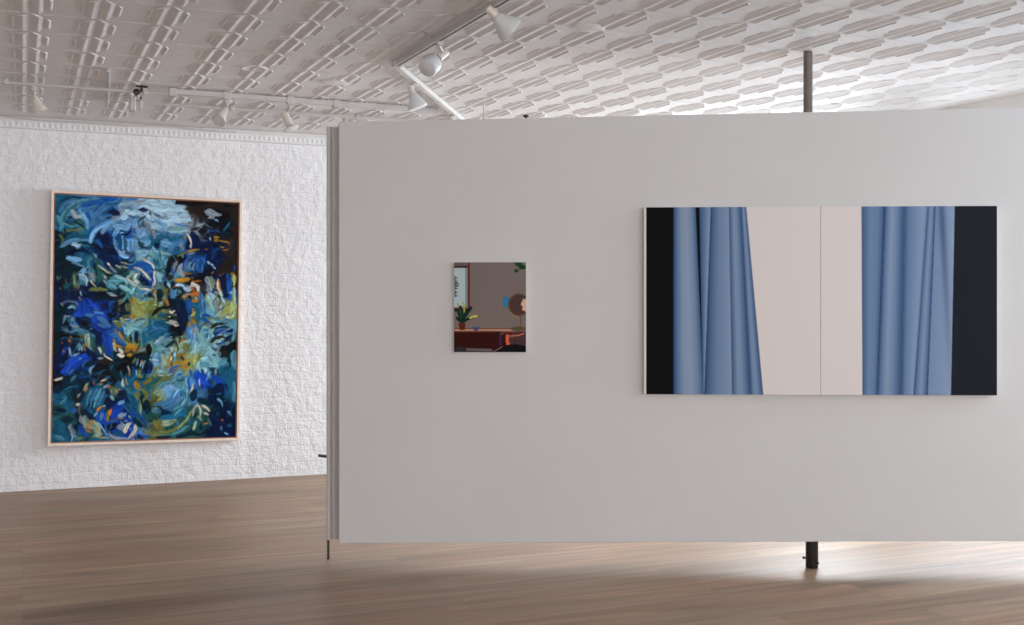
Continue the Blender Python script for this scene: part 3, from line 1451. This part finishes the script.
def abstract_picture(W=320, H=432):
    rs = np.random.RandomState(7)
    X, Y = np.meshgrid(np.arange(W, dtype=float), np.arange(H, dtype=float))

    def vnoise(cell, seed):
        r = np.random.RandomState(seed)
        g = r.rand(int(H / cell) + 3, int(W / cell) + 3) * 2 - 1
        gx, gy = X / cell, Y / cell
        ix, iy = gx.astype(int), gy.astype(int)
        fx, fy = sstep(0, 1, gx - ix), sstep(0, 1, gy - iy)
        return (g[iy, ix] * (1 - fx) + g[iy, ix + 1] * fx) * (1 - fy) + (g[iy + 1, ix] * (1 - fx) + g[iy + 1, ix + 1] * fx) * fy
    # ground: broad patches with shaken borders
    grid = np.array([[PAL[k] for k in row] for row in BASE], float)
    gh, gw = grid.shape[:2]
    wx = X / W * gw - .5 + .35 * vnoise(30, 1) + .25 * vnoise(11, 2)
    wy = Y / H * gh - .5 + .35 * vnoise(30, 3) + .25 * vnoise(11, 4)
    wx, wy = np.clip(wx, 0, gw - 1.001), np.clip(wy, 0, gh - 1.001)
    ix, iy = wx.astype(int), wy.astype(int)
    fx, fy = sstep(.25, .75, wx - ix)[..., None], sstep(.25, .75, wy - iy)[..., None]
    img = (grid[iy, ix] * (1 - fx) + grid[iy, ix + 1] * fx) * (1 - fy) + (grid[iy + 1, ix] * (1 - fx) + grid[iy + 1, ix + 1] * fx) * fy

    def brush(pts, r, colr, strength=1.0):
        P = np.array(pts, float)
        if len(P) > 2:                                   # Catmull-Rom through the points
            Q = np.vstack([2 * P[0] - P[1], P, 2 * P[-1] - P[-2]])
            o_ = []
            for k in range(1, len(Q) - 2):
                for t in np.linspace(0, 1, 7)[:-1]:
                    o_.append(.5 * (2 * Q[k] + (Q[k + 1] - Q[k - 1]) * t + (2 * Q[k - 1] - 5 * Q[k] + 4 * Q[k + 1] - Q[k + 2]) * t * t
                                    + (3 * Q[k] - Q[k - 1] - 3 * Q[k + 1] + Q[k + 2]) * t ** 3))
            P = np.array(o_ + [P[-1]])
        x0, x1 = max(0, int(P[:, 0].min() - r - 2)), min(W, int(P[:, 0].max() + r + 3))
        y0, y1 = max(0, int(P[:, 1].min() - r - 2)), min(H, int(P[:, 1].max() + r + 3))
        if x1 <= x0 or y1 <= y0:
            return
        x_, y_ = X[y0:y1, x0:x1], Y[y0:y1, x0:x1]
        best = np.full(x_.shape, 1e9); side = np.zeros(x_.shape); along = np.zeros(x_.shape)
        acc = 0.0
        for a_, b_ in zip(P[:-1], P[1:]):
            v = b_ - a_
            ln = math.hypot(*v) + 1e-6
            t = np.clip(((x_ - a_[0]) * v[0] + (y_ - a_[1]) * v[1]) / ln ** 2, 0, 1)
            dx, dy = x_ - a_[0] - t * v[0], y_ - a_[1] - t * v[1]
            d = np.hypot(dx, dy)
            m = d < best
            best[m] = d[m]
            side[m] = ((dx * -v[1] + dy * v[0]) / ln)[m]
            along[m] = acc + t[m] * ln
            acc += ln
        streak = np.convolve(rs.rand(64), [.25, .5, .25], 'same')
        k = streak[np.clip((side * 1.15 + 32).astype(int), 0, 63)]
        s_ = along / (acc + 1e-6)
        edge_ = r * (1 + .2 * (rs.rand() - .5)) * (.72 + .28 * sstep(0, .18, s_)) * (1 - (.25 + .4 * rs.rand()) * sstep(.6, 1, s_))
        edge_ = edge_ * (.75 + .5 * k)
        al = np.clip((edge_ - best) / 1.1 + .5, 0, 1) * strength * np.clip(.62 + .75 * k, 0, 1)
        cc = np.array(colr) * (.74 + .5 * k[..., None]) * (.94 + .12 * rs.rand())
        img[y0:y1, x0:x1] = img[y0:y1, x0:x1] * (1 - al[..., None]) + np.clip(cc, 0, 255) * al[..., None]

    ang = vnoise(46, 11) * PI + vnoise(18, 12) * .8
    for _ in range(1300):                                 # loose hatching over the ground
        x, y = rs.rand() * W, rs.rand() * H
        a = ang[min(int(y), H - 1), min(int(x), W - 1)] + 1.2
        ln = 5 + rs.rand() * 12
        base = img[min(int(y), H - 1), min(int(x), W - 1)] * (.62 + .68 * rs.rand())
        brush([(x, y), (x + math.cos(a) * ln, y + math.sin(a) * ln), (x + math.cos(a + .5) * ln * 1.9, y + math.sin(a + .5) * ln * 1.9)], 1.0 + rs.rand() * 2.2, base, .8)
    for row in STROKES.strip().splitlines():
        h_, *pp = row.split()
        pts = [tuple(float(v) for v in q.split(',')) for q in pp]
        pts = [(x * W / 1000, y * H / 1000) for x, y in pts]
        brush(pts, max(float(h_[1:]) * W / 1000 / 2, .8), PAL[h_[0]], .96)
    for _ in range(200):                                # thin bristle marks, lighter or darker than what they cross
        x, y = rs.rand() * W, rs.rand() * H
        xi, yi = min(int(x), W - 2), min(int(y), H - 2)
        gxx = float(img[yi, xi + 1].mean() - img[yi, xi - 1].mean()); gyy = float(img[yi + 1, xi].mean() - img[yi - 1, xi].mean())
        a = math.atan2(gxx, -gyy) if abs(gxx) + abs(gyy) > 6 else ang[yi, xi] + 1.2
        ln = 4 + rs.rand() * 9
        v = img[yi, xi] * (.5 if rs.rand() < .6 else 1.0) + (0 if rs.rand() < .65 else 26)
        brush([(x, y), (x + math.cos(a) * ln, y + math.sin(a) * ln), (x + math.cos(a + .35) * ln * 2, y + math.sin(a + .35) * ln * 2)], .9 + rs.rand() * .7, v, .75)
    # the wet paint is dragged along by the brush: shake the edges, then smear along the strokes' direction
    def sample(im, x, y):
        x, y = np.clip(x, 0, W - 1.001), np.clip(y, 0, H - 1.001)
        xi, yi = x.astype(int), y.astype(int)
        fx_, fy_ = (x - xi)[..., None], (y - yi)[..., None]
        return (im[yi, xi] * (1 - fx_) + im[yi, xi + 1] * fx_) * (1 - fy_) + (im[yi + 1, xi] * (1 - fx_) + im[yi + 1, xi + 1] * fx_) * fy_
    img = sample(img, X + 1.5 * vnoise(14, 21) + .9 * vnoise(5.5, 22), Y + 1.5 * vnoise(14, 23) + .9 * vnoise(5.5, 24))
    lum = img.mean(-1)
    gy, gx = np.gradient(lum)
    jxx, jyy, jxy = gx * gx, gy * gy, gx * gy
    box = lambda q: sum(np.roll(np.roll(q, i_, 0), j_, 1) for i_ in range(-3, 4) for j_ in range(-3, 4)) / 49
    th = .5 * np.arctan2(2 * box(jxy), box(jxx) - box(jyy)) + PI / 2          # along the edges of the strokes
    ux, uy = np.cos(th), np.sin(th)
    grain = rs.rand(H, W, 1) * 2 - 1
    acc_, g_, n_ = 0, 0, 0
    for q in range(-4, 5):
        wq = 1 - abs(q) / 5.5
        acc_ = acc_ + wq * sample(img, X + ux * q * .8, Y + uy * q * .8)
        g_ = g_ + wq * sample(grain, X + ux * q * 1.3, Y + uy * q * 1.3)
        n_ += wq
    img = .65 * img + .35 * acc_ / n_
    img = (img - 62) * 1.08 + 57
    gr_ = img.mean(-1, keepdims=True)
    img = gr_ + (img - gr_) * .97
    img = img * (1 + .42 * g_ / n_)
    return lin(np.clip(img, 0, 255)) * 1.05


def on_panel(u, z, name):
    o_ = PIV + PU * u - PN * .071
    return (o_.x, o_.y, z)


dl = canvas('curtain_painting', diptych_left(), 1.0140, 1.086, .05, paint_material('curtain_paint_left', .6, .05, 500))
dl.location = on_panel(-.4840, 1.568, dl); dl.rotation_euler = (0, 0, PROT)
tag(dl, 'left curtain canvas, with black strip at its left and wide cream right part', 'painting', 'curtain diptych canvases')
dr = canvas('curtain_painting', diptych_right(), .9985, 1.086, .05, paint_material('curtain_paint_right', .6, .05, 500))
dr.location = on_panel(.5243, 1.568, dr); dr.rotation_euler = (0, 0, PROT)
tag(dr, 'right curtain canvas, with narrow cream strip at left and navy band at right', 'painting', 'curtain diptych canvases')

sp = canvas('interior_painting', small_interior(), .423, .526, .035, paint_material('interior_paint', .5, .04, 600), edge_mat=M_plaster)
sp.location = on_panel(-1.8895, 1.531, sp); sp.rotation_euler = (0, 0, PROT)
tag(sp, 'small painting of a brown room with round mirror and plant, on the grey panel', 'painting')

# ------------------------------------------------------------------ large framed abstract on the brick wall
BW, BH, FW = 1.593, 2.155, .021
big = empty('framed_painting', (1.0074, 10.427, 1.4433), (-.0013, .0135, .0200))
tag(big, 'large blue abstract painting in a pale wood frame on the white brick wall', 'painting')
a, b = BW / 2, BH / 2
fr = MB()
P = []
for (x_, z_), y_ in (((a, b), .055), ((a, b), .001), ((a - .001, b - .001), 0), ((a - FW, b - FW), 0), ((a - FW, b - FW), .055)):
    P += [(-x_, y_, -z_), (x_, y_, -z_), (x_, y_, z_), (-x_, y_, z_)]
F = []
for k in range(5):
    for q in range(4):
        q2 = (q + 1) % 4
        k2 = (k + 1) % 5
        F.append((k * 4 + q, k * 4 + q2, k2 * 4 + q2, k2 * 4 + q))
fr.poly(P, F)
fr.build('frame', M_wood, big)
MB().box(-a + FW, a - FW, .013, .050, -b + FW, b - FW).build('backing', M_rebate_shade, big)
cv = canvas('canvas', abstract_picture(), BW - 2 * FW - .022, BH - 2 * FW - .022, .028, paint_material('abstract_paint', .42, .35, 140), big, M_rebate_shade)
cv.location = (0, .036, 0)

# ------------------------------------------------------------------ track lighting
def lamp(kind, label, group, mount, neck, tip, r, cap=M_shade):
    """a lamp head: adapter at the track, bent arm, socket and shade; mount, neck and tip are points in the room"""
    mount, neck, tip = Vector(mount), Vector(neck), Vector(tip)
    ax = (tip - neck).normalized()
    L = (tip - neck).length
    t = empty('track_light', mount)
    tag(t, label, 'lamp', group)
    inv = lambda p_: Vector(p_) - mount

    def put(mb, name, m, par=t):
        o_ = mb.build(name, m, par, smooth=True)
        o_.data.transform(Matrix.Translation(-mount))
        return o_
    put(MB().bbox(mount.x - .016, mount.x + .016, mount.y - .022, mount.y + .022, mount.z - .024, mount.z, .004), 'adapter', M_white)
    j = mount + Vector((0, 0, -.022))
    dn = (neck - j)
    k1 = j + Vector((dn.x * .15, dn.y * .15, dn.z * .55))
    put(MB().tube([j, k1, neck + ax * .012], .007, 10), 'arm', M_cream)
    if kind == 'bell':
        put(MB().lathe(neck - ax * .012, ax, [(0, .012), (.004, .019), (L * .34, .021), (L * .40, .024)], 24), 'socket', M_cream)
        sh = put(MB().lathe(neck, ax, [(L * .33, .024), (L * .40, .030), (L * .55, r * .55), (L * .75, r * .80), (L * .92, r * .97), (L, r)], 32), 'lamp_shade', cap)
        put(MB().lathe(neck, ax, [(L * .985, r * .93), (L * 1.01, r * .90), (L * 1.03, r * .6), (L * 1.035, .001)], 32), 'lens', M_shade, sh)
    elif kind == 'bulb':
        put(MB().lathe(neck - ax * .012, ax, [(0, .014), (.004, .022), (L * .42, .024), (L * .46, .026)], 24), 'socket', M_cream)
        rg = put(MB().lathe(neck, ax, [(L * .46, .027), (L * .54, r * .72), (L * .60, r * .80)], 28), 'collar', M_black)
        put(MB().lathe(neck, ax, [(L * .60, r * .86), (L * .72, r * .99), (L * .86, r), (L * .95, r * .92), (L, r * .6), (L * 1.02, .001)], 32), 'lamp_face', cap)
    elif kind == 'cone':
        sh = put(MB().lathe(neck, ax, [(-.012, .018), (0, .026), (L * .3, .032), (L * .6, r * .74), (L * .9, r * .96), (L, r), (L * .97, r * .9), (L * .93, r * .86)], 32), 'lamp_shade', M_cream)
        put(MB().lathe(neck, ax, [(L * .90, r * .84), (L * .94, r * .80), (L * .955, r * .4), (L * .957, .001)], 28), 'lens', cap, sh)
    else:   # cylinder with a flared disc at the mouth
        sh = put(MB().lathe(neck, ax, [(0, .022), (.004, .027), (L * .78, .030), (L * .80, .026)], 28), 'housing', M_cream)
        put(MB().lathe(neck, ax, [(L * .79, .024), (L * .86, .034), (L * .93, r), (L * .97, r), (L, r * .8), (L * 1.02, .001)], 32), 'lamp_face', cap)
    return t


TR = []
# L-shaped track over the front of the room, on the ceiling
lt = empty('lighting_track', (2.135, 6.829, ceil_z(6.829)))
tag(lt, 'white L-shaped ceiling track whose corner is left of the pole, carrying four lamps', 'lighting track', 'ceiling lighting tracks')
base = Vector(lt.location)
TH = .034


def track_run(a, b, par, slot=M_slot, w=.038):
    a, b = Vector(a), Vector(b)
    o_ = MB().beam(a - Vector((0, 0, TH / 2)), b - Vector((0, 0, TH / 2)), w, TH).build('rail', M_white, par)
    o_.data.transform(Matrix.Translation(-Vector(par.location)))
    d = (b - a).normalized()
    s_ = MB().beam(a + d * .03 - Vector((0, 0, TH - .0005)), b - d * .03 - Vector((0, 0, TH - .0005)), .012, .003).build('slot', slot, o_)
    s_.data.transform(Matrix.Translation(-Vector(par.location)))
    return o_


def cpt(x, y, drop=.006):
    return (x, y, ceil_z(y) - drop)


track_run(cpt(2.112, 3.2), cpt(2.135, 6.86), lt)
track_run(cpt(2.125, 6.84, .007), cpt(3.74, 9.56, .007), lt, M_white)
jb = MB().bbox(-.028, .028, -.028, .028, -.044, 0, .005).build('corner_joint', M_white, lt)

# long track along the brick wall
wt = empty('lighting_track', (2.2, 8.47, ceil_z(8.47)))
tag(wt, 'long straight white ceiling track parallel to the brick wall, carrying two lamps', 'lighting track', 'ceiling lighting tracks')
track_run(cpt(.98, 8.47, .012), cpt(2.97, 8.47, .012), wt, M_white)
for x_ in (.985, 1.364, 1.823, 2.17):
    k_ = MB().bbox(x_ - .026, x_ + .026, 8.443, 8.497, ceil_z(8.47) - .062, ceil_z(8.47) - .004, .004).build('coupler', M_white, wt)
    k_.data.transform(Matrix.Translation(-Vector(wt.location)))

# conduits
def conduit(name, pts, r, label, clips=()):
    root = empty(name, pts[0])
    tag(root, label, 'pipe')
    o_ = MB().tube(pts, r, 12).build('pipe', M_white, root, smooth=True)
    o_.data.transform(Matrix.Translation(-Vector(pts[0])))
    for q in clips:
        s_ = MB().bbox(q[0] - .014, q[0] + .014, q[1] - r - .008, q[1] + r + .008, q[2] - r - .004, q[2] + r + .012, .003).build('pipe_clip', M_white, root)
        s_.data.transform(Matrix.Translation(-Vector(pts[0])))
    return root


zc1 = ceil_z(8.49) - .045
conduit('conduit', [(-3.2, 8.49, zc1), (.95, 8.49, zc1)], .0125, 'white pipe on the ceiling leading from the left edge to the wall track',
        [(-.10 + .9 * k, 8.49, zc1) for k in range(-3, 2)])
zc2 = ceil_z(9.1) - .03
conduit('conduit', [(1.0, 9.08, zc2), (3.36, 9.08, zc2)], .013, 'thin white pipe running between the wall track and the brick wall',
        [(1.5 + 1.0 * k, 9.08, zc2) for k in range(2)])
zc3 = ceil_z(8.0) - .02
conduit('conduit', [(.518, 7.89, ceil_z(7.89) - .016), (.56, 8.6, ceil_z(8.6) - .016), (.60, 9.30, ceil_z(9.30) - .016)], .011,
        'short thin white pipe crossing the ceiling conduit at a right angle', [(.58, 8.95, ceil_z(8.95) - .016)])

# box and black clamp on the left conduit
jx = MB().bbox(.735, .775, 8.94, 9.02, ceil_z(9) - .115, ceil_z(9) - .004, .006).bbox(.80, .825, 8.95, 9.0, ceil_z(9) - .105, ceil_z(9) - .004, .005)
jx.bbox(.74, .825, 8.95, 9.01, ceil_z(9) - .03, ceil_z(9) - .004, .004)
tag(jx.build('junction_box', M_white), 'white double junction box on the ceiling below the black clamp', 'junction box')
ck = empty('clamp', (.745, 8.49, zc1))
tag(ck, 'small black clamp gripping the white ceiling conduit', 'clamp')
MB().lathe((-.006, -.045, -.006), (0, 1, 0), [(0, .010), (.004, .022), (.020, .024), (.027, .016)], 20).build('jaw', M_black, ck, smooth=True)
MB().bbox(.018, .032, -.05, -.026, -.006, .034, .004).bbox(-.012, .068, -.052, -.026, .026, .038, .004).build('bar', M_black, ck)

# cable lying along the foot of the crown moulding
pts = []
for k in range(60):
    x_ = -1.2 + k * .05
    pts.append((x_, 10.40 + .01 * math.sin(x_ * 2), ceil_z(10.4) - .020 - .012 * abs(math.sin(x_ * 2.6 + .4)) - .004 * math.sin(x_ * 9)))
cb = MB().tube(pts, .0065, 8).build('cable', M_white, smooth=True)
tag(cb, 'thin white cable sagging along the ceiling edge above the brick wall', 'cable')

# round plates and patches on the ceiling
def plate(name, x_, y_, r, prof, label, kind=None):
    o_ = MB().lathe((0, 0, .004), (0, 0, -1), [(t_, q * r) for t_, q in prof], 26).build(name, M_ceil, smooth=True)
    o_.location = (x_, y_, ceil_z(y_))
    tag(o_, label, 'ceiling plate', kind=kind)
    return o_


plate('ceiling_plate', 1.37, 7.47, .085, [(0, 1), (.010, .97), (.013, .9), (.012, .8), (.008, .72), (.008, .01)], 'round white cover plate on the pressed ceiling left of the track corner')
rs = random.Random(4)
for x_, y_, r, lab in ((2.80, 5.52, .10, 'rough white plaster patch on the ceiling near the lamp at the top edge'),
                       (1.965, 7.72, .11, 'rough white plaster patch on the ceiling above the left end of the panel')):
    P, F = [(0, 0, -.015)], []
    for ring, q, dz in ((0, .5, -.013), (1, .85, -.010), (2, 1.0, .003)):
        for k in range(18):
            a_ = 2 * PI * k / 18
            rr = r * q * (1 + .22 * (rs.random() - .5))
            P.append((rr * math.cos(a_), rr * math.sin(a_) * .8, dz + (.008 * (rs.random() - .5) if ring < 2 else 0)))
    F += [(0, 1 + (k + 1) % 18, 1 + k) for k in range(18)]
    for ring in (0, 1):
        F += [(1 + ring * 18 + k, 1 + ring * 18 + (k + 1) % 18, 19 + ring * 18 + (k + 1) % 18, 19 + ring * 18 + k) for k in range(18)]
    o_ = MB().poly(P, F).build('ceiling_patch', M_ceil, smooth=True)
    o_.location = (x_, y_, ceil_z(y_))
    tag(o_, lab, 'ceiling patch')

G1 = 'lamps on the ceiling tracks'
LAMPS = [
    ('bell', 'bell shaped grey lamp at the top edge of the view, on the L-shaped track', G1, (2.114, 5.200, 2.983), (2.063, 5.132, 2.959), (2.184, 5.14, 2.87), 0.07, M_shade),
    ('bulb', 'round faced lamp just below the straight run of the L-shaped track', G1, (2.127, 6.020, 3.001), (2.199, 6.129, 2.967), (2.051, 6.028, 2.847), 0.058, M_shade),
    ('bell', 'bell shaped grey lamp below the corner of the L-shaped track', G1, (2.405, 7.311, 3.029), (2.367, 7.274, 2.994), (2.416, 7.264, 2.857), 0.068, M_shade),
    ('cone', 'lamp half hidden behind the top edge of the grey panel', G1, (3.130, 8.530, 3.056), (3.07, 8.42, 3.01), (3.106, 8.405, 2.866), 0.06, M_shade),
    ('cone', 'cone shaped white lamp at the far left above the brick wall', G1, (0.074, 8.490, 3.034), (0.076, 8.663, 2.992), (0.111, 8.681, 2.904), 0.058, M_white),
    ('cone', 'cone shaped white lamp above the top right corner of the blue abstract painting', G1, (1.364, 8.470, 3.036), (1.355, 8.499, 2.974), (1.288, 8.408, 2.872), 0.055, M_shade),
    ('spot', 'cylinder shaped white lamp with a flared mouth nearest the grey panel', G1, (1.823, 8.470, 3.036), (1.791, 8.53, 2.987), (1.84, 8.499, 2.859), 0.06, M_white),
]
for args in LAMPS:
    lamp(*args)
